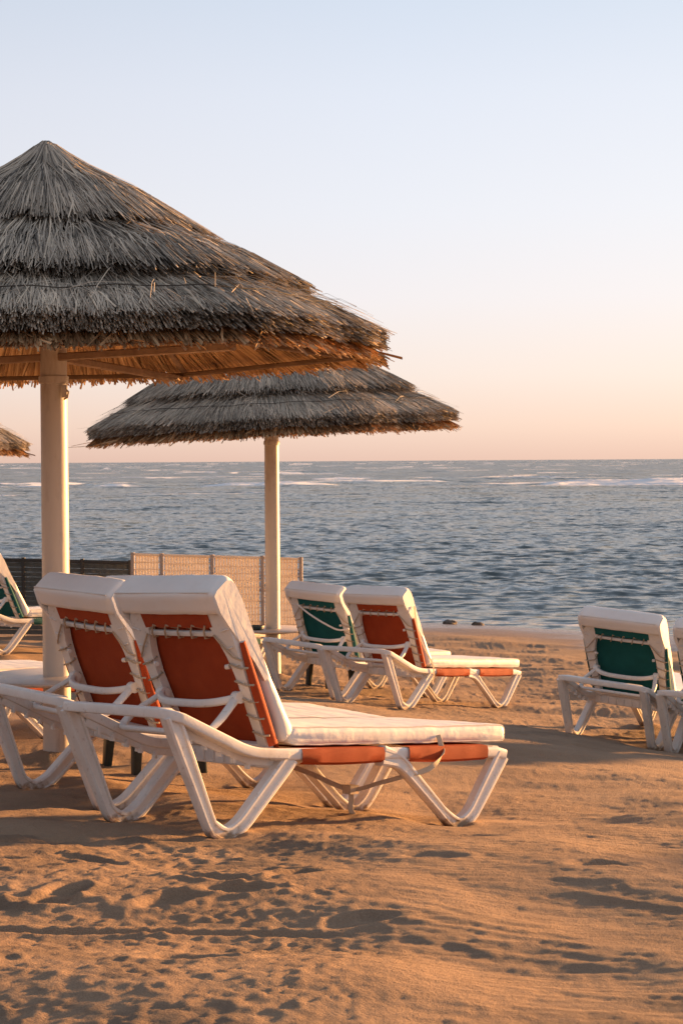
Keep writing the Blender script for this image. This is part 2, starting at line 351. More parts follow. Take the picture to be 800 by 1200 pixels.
def make_sand():
    xs = spaced(-2.4, 2.6, -70, .014, 1.07, 70)
    ys = [4.2]; 
    while ys[-1] < 36: ys.append(ys[-1] + .0145 * max(1, (ys[-1] / 6.0)) ** 1.35)
    s = .02; y = 36
    while y < 60: s *= 1.3; y += min(s + .2, 4); ys.append(y)
    s = .015; lo = []; y = 4.2
    while y > -45: s = min(s * 1.12, 4); y -= s; lo.append(y)
    ys = np.array(lo[::-1] + ys)
    X, Y = np.meshgrid(xs, ys)
    base = ground(X, Y)
    near = 1 - sstep(24, 29, Y)
    beachfade = near * sstep(-8, 2, Y)
    # masks
    tram = sstep(.25, -.55, X - .18 * (Y - 5) + .9 * fbm(X * .7, Y * .7, 3, 5)) * sstep(9.2, 7.4, Y)   # trampled strip, left foreground
    tram = np.maximum(tram, .45 * sstep(7.3, 8.6, Y) * sstep(-.28, .12, fbm(X * .8 + 4, Y * .8, 3, 47)))
    tram = np.maximum(tram, .75 * sstep(11.5, 15, Y) * (1 - .6 * sstep(19, 25, Y)))
    ripm = (1 - tram) * sstep(11, 8.5, Y)
    wx = X + .25 * fbm(X * 1.3, Y * 1.3, 3, 9); wy = Y + .30 * fbm(X * 1.1 + 5, Y * 1.1, 3, 12)
    h = .050 * fbm(X * .9, Y * .9, 2, 1) * 1.3 + .042 * fbm(X * .5 + Y * .3 + 3, Y * 1.7, 2, 21)
    ridg = 1 - 2 * np.abs(fbm(wx * .8 + wy * .25, wy * 2.2, 3, 14))
    h += .016 * fbm(X * 1.9 + 2, Y * 3.0, 3, 95) * sstep(6.0, 8.0, Y)
    h += ripm * .007 * (ridg - .6)
    ph = (wy * 1.0 + .22 * wx) / .115
    rp = (.5 + .5 * np.sin(2 * math.pi * ph / 1.0 + 3 * fbm(X * 2, Y * 2, 2, 31)))
    h += ripm * .0036 * rp ** 1.4 * sstep(-.15, .25, fbm(X * 1.2 + 8, Y * 1.2, 2, 44))
    h += ripm * (.0048 * fbm(X * 4.5 + Y * 1.5, Y * 13, 3, 17) + .0035 * fbm(X * 9 + Y * 4, Y * 30, 2, 19))
    lum = fbm(X * 3.2, Y * 3.6, 2, 2)
    cl = np.maximum(0, fbm(X * 24, Y * 24, 2, 70) - .05) * sstep(-.1, .25, fbm(X * 2.6, Y * 2.6, 2, 72))
    h += tram * (.014 * cl + .006 * lum + .003 * np.maximum(0, fbm(X * 9, Y * 9, 3, 3)) + .008 * np.maximum(0, fbm(X * 26, Y * 24, 2, 7)) + .010 * np.maximum(0, vnoise(X * 45, Y * 42, 8)))
    h += .0035 * fbm(X * 30, Y * 30, 2, 8)
    damp = tram * .55 * sstep(.02, .35, fbm(X * 4.0, Y * 4.4, 4, 33))
    damp = np.maximum(damp, ripm * .35 * sstep(.18, .4, fbm(X * 2.2, Y * 3.2, 4, 36)))
    # footprints and scuffs
    r2 = np.random.default_rng(5)
    fp = []
    for k in range(20):       # walking tracks
        x0, y0 = r2.uniform(-2.2, .2), r2.uniform(4.6, 7.4); a = r2.uniform(-.5, .9)
        if k > 13: x0, y0 = r2.uniform(-2.5, 4), r2.uniform(11, 24)
        if 5 < k <= 13: continue
        for j in range(r2.integers(2, 6)):
            fp.append((x0 + j * .62 * math.cos(a) + .09 * (-1) ** j * math.sin(a), y0 + j * .62 * math.sin(a) - .09 * (-1) ** j * math.cos(a), a + r2.normal(0, .15), r2.uniform(.5, 1)))
    for k in range(150): fp.append((r2.uniform(-4, 5), r2.uniform(11.5, 25), r2.uniform(0, 3.1), r2.uniform(.6, 1.1)))
    fp += [(-.93, 6.15, 1.2, 1.2), (-1.3, 6.7, .5, 1.), (.05, 6.0, .4, .8), (-.45, 5.35, .2, 1.1)]
    for (cx, cy, a, s) in fp:
        i0, i1 = np.searchsorted(ys, (cy - .35, cy + .35)); j0, j1 = np.searchsorted(xs, (cx - .35, cx + .35))
        if i1 <= i0 or j1 <= j0: continue
        dx = X[i0:i1, j0:j1] - cx; dy = Y[i0:i1, j0:j1] - cy
        u = (dx * math.cos(a) + dy * math.sin(a)) / .135; v = (-dx * math.sin(a) + dy * math.cos(a)) / .055
        d = np.sqrt(u * u + v * v) + .25 * vnoise(dx * 12, dy * 12, 3)
        h[i0:i1, j0:j1] += s * (-.015 * (1 - sstep(.55, 1.1, d)) + .008 * np.exp(-((d - 1.35) / .3) ** 2))
    # a dragged line across the left foreground
    ln = np.abs((Y - 5.72) - .10 * (X + 1.2) + .03 * np.sin(X * 5)); on = sstep(-1.6, -1.3, X) * sstep(.2, -.4, X)
    h += on * (-.014 * np.exp(-(ln / .018) ** 2) + .008 * np.exp(-((ln - .045) / .02) ** 2))
    for (cx, cy, z) in FEET:
        i0, i1 = np.searchsorted(ys, (cy - .5, cy + .5)); j0, j1 = np.searchsorted(xs, (cx - .5, cx + .5))
        dx = X[i0:i1, j0:j1] - cx; dy = Y[i0:i1, j0:j1] - cy; d = np.sqrt(dx * dx + dy * dy)
        w = np.exp(-(d / .22) ** 2)
        cur = base[i0:i1, j0:j1] + h[i0:i1, j0:j1]
        h[i0:i1, j0:j1] += w * (z + .012 - cur)
        h[i0:i1, j0:j1] += .012 * np.exp(-((d - .10) / .04) ** 2)
    for (cx, cy) in ((-1.60, 10.5), (-.72, 19.5)):
        d = np.sqrt((X - cx) ** 2 + (Y - cy) ** 2); h += .035 * np.exp(-(d / .16) ** 2) * (1 + .8 * vnoise(X * 11, Y * 11, 9)) - .02 * np.exp(-((d - .34) / .12) ** 2)
    h *= beachfade
    Z = base + h
    shore = Z + .12 * fbm(X * .25, Y * .4, 3, 51)
    wet = sstep(-.93, -1.03, shore) * sstep(20, 26, Y)
    damp = np.maximum(damp * near, wet * .75)
    o = grid_obj('beach', X, Y, Z, M_sand, dict(damp=damp, wet=wet, ripple=ripm * beachfade))
    tag(o, 'orange tinted trampled beach sand sloping to the sea', 'beach', kind='structure')

# ------------------------------------------------------------------ sea
SEA = -1.06
def make_sea():
    ys = [25.]
    while ys[-1] < 260: ys.append(ys[-1] + .075 * (ys[-1] / 28) ** 1.5)
    while ys[-1] < 14000: ys.append(ys[-1] * 1.035)
    ys = np.array(ys)
    c = np.arange(-.235, .2351, .00085); e = [c[-1]]; s = .0011
    while e[-1] < 3.0: s *= 1.18; e.append(e[-1] + s)
    tx = np.r_[-np.array(e[1:])[::-1], c, np.array(e[1:])]
    T, Y = np.meshgrid(tx, ys); X = T * Y
    step = np.gradient(ys)[:, None]
    r2 = np.random.default_rng(3); Z = np.zeros_like(X)
    shoal = sstep(27, 42, Y)
    wx = X + 1.5 * fbm(X * .11, Y * .11, 2, 61); wy = Y + 1.5 * fbm(X * .13 + 7, Y * .13, 2, 63)
    lams = [.42 * 1.085 ** k for k in range(34)] + list(r2.uniform(7, 26, 10))
    for k, lam in enumerate(lams):
        a = r2.normal(0, .6 if lam < 6 else .35) + R(82)
        slope = .075 if lam < 1.1 else .075 * (1.1 / lam) ** 1.25
        amp = slope * lam / (2 * math.pi)
        fil = np.clip((lam / (2.2 * step)) - .6, 0, 1)
        p = 2 * math.pi / lam * (wx * math.cos(a) + wy * math.sin(a)) + r2.uniform(0, 6.28)
        s_ = (1 - np.abs(np.sin(p / 2))) * 2 - .73 if k % 3 else np.sin(p)
        Z += amp * fil * (.85 if lam < 1.3 else .22 + .78 * sstep(60, 120, Y) if lam < 3 else .06 + .94 * sstep(90, 200, Y)) * s_ * (.45 + 1.1 * (vnoise(X / (lam * 3), Y / (lam * 2.5), k) + .5)) * (shoal if lam > 1.2 else .35 + .65 * shoal)
    foam = np.full_like(X, -.2)
    # the breaking line on the reef, about 200 m out, and a second one behind it
    for (y0, hgt, wid, st, seed) in ((150, .12, 4, .45, 71), (196, .60, 9, .95, 72), (222, .35, 8, .6, 77), (262, .45, 10, .5, 73), (420, .5, 22, .40, 74), (760, .7, 45, .40, 75), (1500, .9, 90, .38, 76)):
        yc = y0 + y0 * .06 * fbm(T * 9, T * 0 + seed, 3, seed)
        br = fbm(T * 14, Y * .012 + seed, 4, seed + 3)
        g = np.exp(-((Y - yc) / wid) ** 2); Z += hgt * g * sstep(-.3, .3, br)
        foam = np.maximum(foam, -.2 + (st + .45) * np.exp(-((Y - yc + wid * .5) / (wid * .5)) ** 2) * sstep(-.42, .12, br) + 0 * Y)
    reef = np.exp(-((Y - 196 - 14 * fbm(T * 7, T * 0 + 5, 3, 85)) / 20) ** 2) * (.45 + .55 * sstep(-.06, .04, T + .05 * fbm(T * 20, T * 0, 2, 83)))
    foam = np.maximum(foam, -.2 + 1.25 * reef * sstep(-.16, .26, fbm(X / 22, Y / 20, 5, 86) + .2 * reef))
    caps = fbm(X / 14, Y / 22, 5, 81) * sstep(90, 300, Y)
    foam = np.maximum(foam, -.2 + 1.3 * sstep(.24, .42, caps))
    # lace of foam at the water's edge
    gzv = ground(X[:260], Y[:260]); dep = SEA - gzv
    edge = np.exp(-((dep - .05 - .05 * fbm(X[:260] * .8, Y[:260] * .5, 3, 91)) / .065) ** 2)
    e2 = np.exp(-((dep - .22 - .10 * fbm(X[:260] * .5, Y[:260] * .3, 3, 93)) / .03) ** 2) * .7
    foam[:260] = np.maximum(foam[:260], -.2 + .75 * edge); foam[:260] = np.maximum(foam[:260], -.2 + .85 * e2)
    Z[:260] *= sstep(.0, .5, dep) * .9 + .1
    o = grid_obj('sea', X, Y, Z + SEA, M_sea, dict(foam=foam))
    tag(o, 'choppy slate blue sea with a white line of breakers', 'sea', kind='structure')

# ------------------------------------------------------------------ sun lounger
TH = R(64); HX, HZ = .605, .365            # backrest hinge
U = np.array([-math.cos(TH), 0, math.sin(TH)]); NV = np.array([math.sin(TH), 0, math.cos(TH)])
def bk(t, y, n): return np.array([HX, 0, HZ]) + U * t + NV * n + np.array([0, y, 0])

def pillow(mb, prof, hw, r, fn, ny=22, puff=.0, seed=0, frame=None):
    """prof: closed 2D outline; extruded along y with rounded ends; fn(p,q,y)->xyz"""
    P = fillet(list(prof), .034, 5, closed=True); P = resample(np.vstack([P, P[:1]]), .014)[:-1]; n = len(P)
    T = np.roll(P, -1, 0) - np.roll(P, 1, 0); T /= np.linalg.norm(T, axis=1)[:, None] + 1e-9
    nor = np.stack([T[:, 1], -T[:, 0]], 1)
    area = np.sum(P[:, 0] * np.roll(P[:, 1], -1) - np.roll(P[:, 0], -1) * P[:, 1])
    if area < 0: nor = -nor
    dd = np.linalg.norm(P[:, None] - P[None], axis=2); dd[(nor @ nor.T) > -.3] = 9; lim = .38 * dd.min(1)      # never inset past the middle of a thin part
    lim = np.minimum(lim, np.minimum(np.roll(lim, 1), np.roll(lim, -1)))
    st = []
    for a in (90, 60, 35, 15): st.append((-hw + r * (1 - math.cos(R(a))), r * (1 - math.cos(R(90 - (90 - a)))) if 0 else 0, a))
    ys = [(-hw, r), (-hw + .12 * r, .55 * r), (-hw + .4 * r, .2 * r), (-hw + r, 0)]
    ins = ys + [(y, 0) for y in np.linspace(-hw + r, hw - r, ny)[1:-1]] + [(-y, i) for y, i in ys[::-1]]
    V = []
    for (y, i) in ins:
        q = P - nor * np.minimum(i, lim)[:, None]
        w = 1 - (y / hw) ** 4
        pf = puff * w * 1.0
        nz = .0042 * fbm(P[:, 0] * 9 + seed, np.full(n, y * 9.), 3, 40 + seed) + .0022 * fbm(P[:, 0] * 26 + seed, np.full(n, y * 6.), 2, 60 + seed)
        q = q + nor * (pf + nz)[:, None]
        V.append(np.array([fn(a, b, y) for a, b in q]))
    m = len(ins); F = []
    for i in range(m - 1):
        for j in range(n):
            k = (j + 1) % n; F.append((i * n + j, i * n + k, (i + 1) * n + k, (i + 1) * n + j))
    F.append(tuple(range(n - 1, -1, -1))); F.append(tuple((m - 1) * n + j for j in range(n)))
    mb.add(np.concatenate(V), F)
    rings = [V[2], V[m - 3]]
    return rings

def make_lounger(name, fabric):
    root = empty(name)
    YR = .36
    # frame: arms + back rail + seat rails + cross members
    f = MB()
    rail = fillet([(.62, -YR, .352), (.43, -YR, .36), (.03, -YR, .522), (.03, YR, .522), (.43, YR, .36), (.62, YR, .352)], [0, .08, .05, .05, .08, 0], 6)
    f.sweep(rail, rrect(.080, .043, .007))
    for s in (-1, 1):
        f.sweep(fillet([(.56, s * YR, .350), (1.88, s * YR, .338), (1.935, s * YR, .325)], .03), rrect(.055, .05, .012))
        f.sweep(resample([(.10, s * .335, .462), (.46, s * .335, .335), (.62, s * .335, .325)], .05), rrect(.014, .055, .005))   # inner web of the arm
        for k in range(5):
            x = .16 + k * .075; f.box((x - .006, s * .327 - .012, .44 - (x - .10) * .36 - .02), (x + .006, s * .327 + .012, .44 - (x - .10) * .36 + .012))
    f.sweep([(1.915, -YR + .03, .338), (1.915, YR - .03, .338)], rrect(.05, .052, .012))
    f.sweep([(.60, -YR + .02, .322), (.60, YR - .02, .322)], rrect(.02, .072, .006))
    for k in range(9): f.box((.582, -.28 + k * .07 - .006, .297), (.594, -.28 + k * .07 + .006, .345))
    for x in (.86, 1.24, 1.58): f.sweep([(x, -YR + .02, .318), (x, YR - .02, .318)], rrect(.045, .03, .008))
    f.build('frame', M_plastic, root)
    # legs, each a V of one casting
    for s in (-1, 1):
        l = MB()
        p = fillet([(.035, s * YR, .515), (.255, s * YR, .055), (.325, s * YR, .022), (.400, s * YR, .06), (.655, s * YR, .335)], [0, .09, .06, .10, 0], 7)
        p = resample(p, .03); n = len(p); t = np.linspace(0, 1, n)
        l.sweep(p, groove(.058, .070), side=(0, 1, 0), scale=[(1, 1.05 - .32 * math.sin(math.pi * a) ** 2 * (1 if a < .5 else .35)) for a in t])
        l.box((.285, s * YR - .028, -.012), (.365, s * YR + .028, .008))
        l.build('leg', M_plastic, root)
        l = MB()
        p = fillet([(1.17, s * YR, .335), (1.27, s * YR, .315), (1.575, s * YR, .05), (1.645, s * YR, .008), (1.725, s * YR, .05), (1.915, s * YR, .325)], [0, .09, .10, .06, .10, 0], 7)
        p = resample(p, .03); n = len(p); t = np.linspace(0, 1, n)
        l.sweep(p, groove(.058, .072), side=(0, 1, 0), scale=[(1, np.interp(a, [0, .18, .45, .58, .8, 1], [1.25, .75, .62, .85, 1.05, 1.15])) for a in t])
        l.build('leg', M_plastic, root)
    # seat sling
    g = MB()
    for (a, b) in ((.70, 1.165), (1.31, 1.80)):
        n = 14; xs = np.linspace(a, b, n)
        sec = [(-YR - .012, .306), (-YR - .036, .318), (-YR - .038, .350), (-YR - .030, .372), (-YR + .05, .376), (0, .372), (YR - .05, .376), (YR + .030, .372), (YR + .038, .350), (YR + .036, .318), (YR + .012, .306)]
        V = []
        for x in xs:
            e = .006 * math.sin((x - a) / (b - a) * math.pi)
            for (y, z) in sec: V.append((x, y + np.sign(y) * .0025 * math.sin(x * 27 + 9 * x * x) * (abs(y) > .35) * (.3 + abs(2 * (x - a) / (b - a) - 1) ** 3), z - (e if z < .33 else 0)))
        m = len(sec); g.add(V, [(i * m + j, i * m + j + 1, (i + 1) * m + j + 1, (i + 1) * m + j) for i in range(n - 1) for j in range(m - 1)])
    g.build('seat_fabric', fabric, root, angle=60)
    # backrest frame
    b = MB()
    for s in (-1, 1):
        out = [(0, .315), (.1, .325), (.30, .338), (.46, .348), (.55, .350), (.605, .340), (.645, .312), (.662, .275), (.660, .235)]
        inn = [(.615, .212), (.570, .218), (.52, .240), (.45, .264), (.35, .276), (.25, .272), (.16, .268), (.06, .266), (0, .262)]
        poly = resample(fillet([(a, c) for a, c in out + inn], .02, 3), .02)
        m = len(poly); nb, nf = -.030, .006
        V = [bk(a, s * c, nb + (.006 if 0 else 0)) for a, c in poly] + [bk(a, s * c, nf) for a, c in poly]
        cen = poly.mean(0)
        F = [(j, (j + 1) % m, m + (j + 1) % m, m + j) for j in range(m)]
        # skin each side as a strip so the concave outline stays clean
        h = m // 2
        def strip(off):
            return [(off + j, off + j + 1, off + m - 2 - j, off + m - 1 - j) for j in range(h - 1)]
        F += strip(0) + [tuple(reversed(q)) for q in strip(m)]
        b.add(V, F)
        for t in (.16, .24, .32, .40, .48, .56): b.sweep([bk(t, s * .285, -.033), bk(t + .012, s * (.325 + .03 * (t - .16)), -.033)], rrect(.006, .006, .002), up=NV)
        b.tube([bk(.265, s * .245, -.045), bk(.265, s * .285, -.045)], .026, 12)      # pivot boss
        b.tube([bk(.40, s * .262, -.03), bk(.40, s * .243, -.036)], .011, 8)          # cord hook
    b.sweep([bk(.545, y, -.014 - .006 * math.cos(y * 6)) for y in np.linspace(-.25, .25, 9)], rrect(.024, .022, .006), up=NV)
    b.sweep([bk(.70, y, -.012) for y in np.linspace(-.25, .25, 5)], rrect(.024, .02, .006), up=NV)
    b.sweep([bk(.02, y, -.012) for y in np.linspace(-.29, .29, 5)], rrect(.03, .03, .006), up=NV)
    b.build('backrest_frame', M_plastic, root)
    # prop bracket behind the backrest
    p = MB()
    A = [bk(.265, -.262, -.05), bk(.265, .262, -.05)]
    lo = [np.array((.255, -.30, .430)), np.array((.255, .30, .430))]
    path = fillet([A[0], lo[0] * .6 + A[0] * .4 + np.array((-.01, -.03, 0)), lo[0], lo[1], lo[1] * .6 + A[1] * .4 + np.array((-.01, .03, 0)), A[1]], [0, .05, .06, .06, .05, 0], 6)
    p.sweep(path, rrect(.034, .026, .01), up=(.4, 0, 1))
    yy = np.linspace(-.262, .262, 17); cc = np.clip(1 - (np.abs(yy) / .262) ** 3.5, 0, 1)
    bar = [bk(.265, y, -.052) + np.array((-.075, 0, -.030)) * c for y, c in zip(yy, cc)]
    p.sweep(bar, rrect(.03, .034, .009))
    p.build('prop_bracket', M_plastic, root)
    # backrest sling
    g = MB()
    ts = np.linspace(.0, .70, 16); ys = np.linspace(-.35, .35, 13); V = []
    for t in ts:
        for y in ys: V.append(bk(t, y * np.interp(t, [0, .5, .6, .7], [.98, 1, .85, .72]), .012 + .006 * (1 - (y / .35) ** 2)))
    m = len(ys); g.add(V, [(i * m + j, i * m + j + 1, (i + 1) * m + j + 1, (i + 1) * m + j) for i in range(len(ts) - 1) for j in range(m - 1)])
    # strip turned over the top bar and laced down
    V = []; ys2 = np.linspace(-.238, .238, 9)
    prof = [(.70, .014), (.716, .004), (.718, -.012), (.708, -.027), (.66, -.034), (.575, -.030)]
    for (t, n) in prof:
        for y in ys2: V.append(bk(t - (.004 * math.sin(y * 60) if t < .6 else 0), y, n))
    m = len(ys2); g.add(V, [(i * m + j, i * m + j + 1, (i + 1) * m + j + 1, (i + 1) * m + j) for i in range(len(prof) - 1) for j in range(m - 1)])
    for s in (-1, 1):    # side flaps round the uprights
        V = []; tt = np.linspace(.03, .50, 12)
        for t in tt:
            w = np.interp(t, [.03, .3, .5], [1, 1, .35])
            yo = np.interp(t, [0, .3, .5], [.345, .362, .368])
            for (y, n) in ((yo - .01, .020), (yo, .012), (yo + .003, -.004 * w), (yo - .002, -.018 * w), (yo - .012, -.030 * w)): V.append(bk(t, s * y, n))
        g.add(V, [(i * 5 + j, i * 5 + j + 1, (i + 1) * 5 + j + 1, (i + 1) * 5 + j) for i in range(11) for j in range(4)])
    g.build('backrest_fabric', fabric, root, angle=70)
    # lacing
    def cord(pts):
        c = MB(); a_ = np.arange(6) * math.pi / 3
        c.sweep(np.array(pts), np.stack([np.cos(a_), np.sin(a_)], 1) * .0046, up=(.31, .23, .92)); c.build('lacing', M_cord, root)
    pts = []
    for k in range(5):
        y = -.185 + k * .092; pts += [bk(.588, y - .012, -.036), bk(.560, y - .002, -.044), bk(.530, y + .012, -.037), bk(.522, y + .016, -.012), bk(.560, y + .045, -.004)]
    cord(pts)
    for s in (-1, 1):
        pts = []
        for k in range(5):
            t = .08 + .078 * k; yo = .35 + .012 * (k > 2)
            pts += [bk(t, s * (yo + .004), -.020), bk(t + .006, s * (yo - .02), -.040), bk(t + .022, s * .275, -.038), bk(t + .030, s * .262, -.012), bk(t + .05, s * .30, -.004)]
        pts += [bk(.43, s * .355, -.030), bk(.45, s * .32, -.042), bk(.49, s * .285, -.042), bk(.545, s * .235, -.036)]
        cord(pts)
    # cushions
    q = MB()
    prof = np.array([(.015, .038), (.012, .085), (.03, .108), (.06, .114), (.25, .100), (.45, .090), (.66, .086), (.745, .078), (.778, .058), (.784, .03), (.752, -.050), (.738, -.064), (.70, -.061), (.650, -.054), (.650, -.040), (.70, -.036), (.722, -.030), (.722, .038)])
    rings = pillow(q, prof, .354, .030, lambda t, n, y: bk(t, y, n), puff=.006, seed=1)
    for s in (-1, 1):      # closed sides of the hood
        pl = resample(np.array([(.655, -.054), (.60, -.038), (.50, -.004), (.40, .026), (.30, .045), (.30, .070), (.45, .076), (.66, .072), (.745, .064), (.768, .040), (.740, -.050), (.73, -.054)]), .03)
        k = len(pl); V = [bk(t, s * .338, n) for t, n in pl] + [bk(t, s * (.360 + .003 * math.sin(t * 21)), n) for t, n in pl]
        q.add(V, [tuple(range(k)), tuple(range(2 * k - 1, k - 1, -1))] + [(i, (i + 1) % k, k + (i + 1) % k, k + i) for i in range(k)])
    qo = q.build('back_cushion', M_cushion, root, angle=75)
    w = MB()
    w.tube([bk(.748, y, -.060) for y in np.linspace(-.33, .33, 12)], .0042, 5)
    w.build('piping', M_piping, qo)
    q = MB()
    prof = np.array([(.655, .395), (.648, .43), (.66, .458), (.69, .466), (1.3, .462), (1.90, .466), (1.95, .463), (1.962, .445), (1.962, .40), (1.95, .386), (1.3, .382), (.70, .382)])
    rings = pillow(q, prof, .354, .026, lambda x, z, y: np.array((x, y, z)), seed=2)
    qo = q.build('seat_cushion', M_cushion, root, angle=75)
    w = MB()
    for r_ in rings: w.tube(np.vstack([r_, r_[:1]]), .0042, 5)
    w.build('piping', M_piping, qo)
    return root

def place(o, X, Y, Z, yaw, pit=0., rol=0.):
    o.location = (X, Y, Z); o.rotation_euler = (rol, pit, math.pi / 2 - yaw)
    Rm = Euler(o.rotation_euler).to_matrix(); T = Vector((X, Y, Z))
    for p in ((.325, -.36, .0), (.325, .36, .0), (1.645, -.36, -.01), (1.645, .36, -.01)):
        q = Rm @ Vector(p) + T; FEET.append((q.x, q.y, q.z))
    return o
def place_on_sand(o, X, Y, yaw, foot=None):
    """stand the lounger on the sand: heights and tilt from the ground under its four feet"""
    c, s = math.cos(math.pi / 2 - yaw), math.sin(math.pi / 2 - yaw)
    if foot is not None:
        X -= foot[0] * c - foot[1] * s; Y -= foot[0] * s + foot[1] * c
    P = [(.33, -.36), (.33, .36), (1.65, -.36), (1.65, .36)]
    z = [gz(X + a * c - b * s, Y + a * s + b * c) for a, b in P]
    pit = math.atan((z[0] + z[1] - z[2] - z[3]) / 2 / 1.32); rol = math.atan((z[1] + z[3] - z[0] - z[2]) / 2 / .72)
    z0 = sum(z) / 4 + math.tan(pit) * .99
    return place(o, X, Y, z0 - .03, yaw, pit, rol)

proto_o = make_lounger('sun_lounger', M_orange)
proto_t = make_lounger('sun_lounger', M_teal)
GRP = 'white resin sun loungers with thick vinyl cushions'
used = set()
def lounger(kind, label):
    src = proto_o if kind == 'orange' else proto_t
    o = copy_tree(src) if kind in used else src
    used.add(kind)
    return tag(o, label, 'sun lounger', GRP)

lgR = place(lounger('orange', 'nearest white lounger with red orange sling, webbing strap hanging under its seat'), -.972, 7.669, .011, .85, .09, -.051)
lgR.scale = (1.012, 1, 1)
lgL = place(lounger('orange', 'orange sling lounger close beside the nearest one, in front of the thick parasol pole'), -1.55, 8.692, -.043, .896, .097, .009)
lgMR = place(lounger('orange', 'farther orange sling lounger in the middle, beside a teal one near the second parasol'), .06, 16.48, -.635, .745, .085, -.016)
lgW = place_on_sand(lounger('orange', 'flat white cushion of an orange lounger behind the small table of the thick parasol pole'), -1.80, 11.55, R(45), (1.65, -.36))
lgML = place(lounger('teal', 'teal sling lounger with a slack cord across its back, beside the second parasol pole'), -.524, 17.555, -.675, .743, .069, .04)
lgG = place(lounger('teal', 'teal sling lounger standing alone on open sand toward the right'), 1.976, 14.686, -.726, .605, .039, .068)
lgN = place(lounger('teal', 'lounger cut off by the right edge, touching the teal one'), 2.7, 14.116, -.769, .54, .039, .029)
lgF = place(lounger('teal', 'teal lounger mostly hidden behind the nearest pair, its foot end by the round table'), -2.325, 18.72, -.679, .705, .022, -.05)
lgT = place(lounger('teal', 'teal lounger at the left edge in front of the dark fence'), -4.004, 19.464, -.465, .822, .008, -.036)

# straps and cords that only some loungers have
def ribbon(mb, path, w, side):
    P = resample(np.array(path, float), .02); s = np.array(side, float)
    mb.sweep(P, rrect(w, .003, .001, 1), up=s) if False else mb.sweep(P, rrect(.003, w, .001, 1), up=s)
def smooth_path(pts, n=8):
    P = np.array(pts, float); P = np.vstack([2 * P[0] - P[1], P, 2 * P[-1] - P[-2]]); out = []
    for i in range(1, len(P) - 2):
        for k in range(n):
            t = k / n; a, b, c, d = P[i - 1:i + 3]
            out.append(.5 * (2 * b + (c - a) * t + (2 * a - 5 * b + 4 * c - d) * t * t + (3 * b - a - 3 * c + d) * t ** 3))
    out.append(P[-2]); return np.array(out)
st = MB()
ribbon(st, smooth_path([(1.52, -.356, .42), (1.525, -.372, .375), (1.50, -.405, .33), (1.42, -.41, .275), (1.34, -.36, .245), (1.26, -.26, .205), (1.19, -.14, .17), (1.10, .02, .23), (1.00, .16, .285), (.95, .25, .31)]), .024, (1, 0, 1.3))
ribbon(st, smooth_path([(1.19, -.14, .185), (1.20, -.145, .13), (1.19, -.15, .085), (1.215, -.16, .04)]), .024, (.6, -.6, .1))
st.box((1.17, -.17, .15), (1.22, -.115, .19))
st.build('strap', M_web, lgR)
st = MB()
ribbon(st, smooth_path([bk(.60, -.37, .05), bk(.45, -.385, .00), bk(.25, -.40, -.01), (.60, -.41, .44), (.64, -.41, .34), (.63, -.405, .25)]), .018, (1, 0, 0))
st.build('strap', M_web, lgMR)
st = MB(); st.tube(smooth_path([bk(.60, -.24, -.04) * 0 + bk(.58, .25, -.04), bk(.50, .12, -.05), bk(.42, -.05, -.055), bk(.36, -.22, -.05), bk(.38, -.36, -.04)]), .009, 6)
st.build('cord', M_cushion, lgML)

# more loungers of the same rows, beyond the right edge of the frame: they throw the long shadows on the sand
for k, (kd, X, Y, yaw, lab) in enumerate((('teal', 4.6, 15.4, .6, 'lounger beyond the right edge, first behind the cut off pair'),
                               ('orange', 5.35, 14.9, .6, 'lounger beyond the right edge, second behind the cut off pair'),
                               ('teal', 6.5, 10.7, .7, 'lounger beyond the right edge, farthest of the near three'),
                               ('orange', 7.1, 10.1, .85, 'lounger beyond the right edge, middle of the near three'),
                               ('teal', 6.5, 8.2, .6, 'lounger beyond the right edge, nearest the camera'))):
    place_on_sand(lounger(kd, lab), X, Y, yaw)

# ------------------------------------------------------------------ thatched parasols
HEXA = R(20)
def rimr(a, flat=.12):
    """rounded hexagon factor, vertex directions at 20 deg + k*60 clockwise from +Y"""
    d = ((a - HEXA) / (math.pi / 3)); d = np.abs(d - np.round(d)) * 2      # 0 at vertex, 1 mid-side
    return 1 - flat * d ** 1.5 * .75
RIM, HT = 1.95, 1.16       # rim radius, apex above the rim's underside
def roofz(r): return np.interp(r, [0, .08, .3, .87, 1.46, 1.95], [1.165, 1.125, .915, .56, .25, .02])

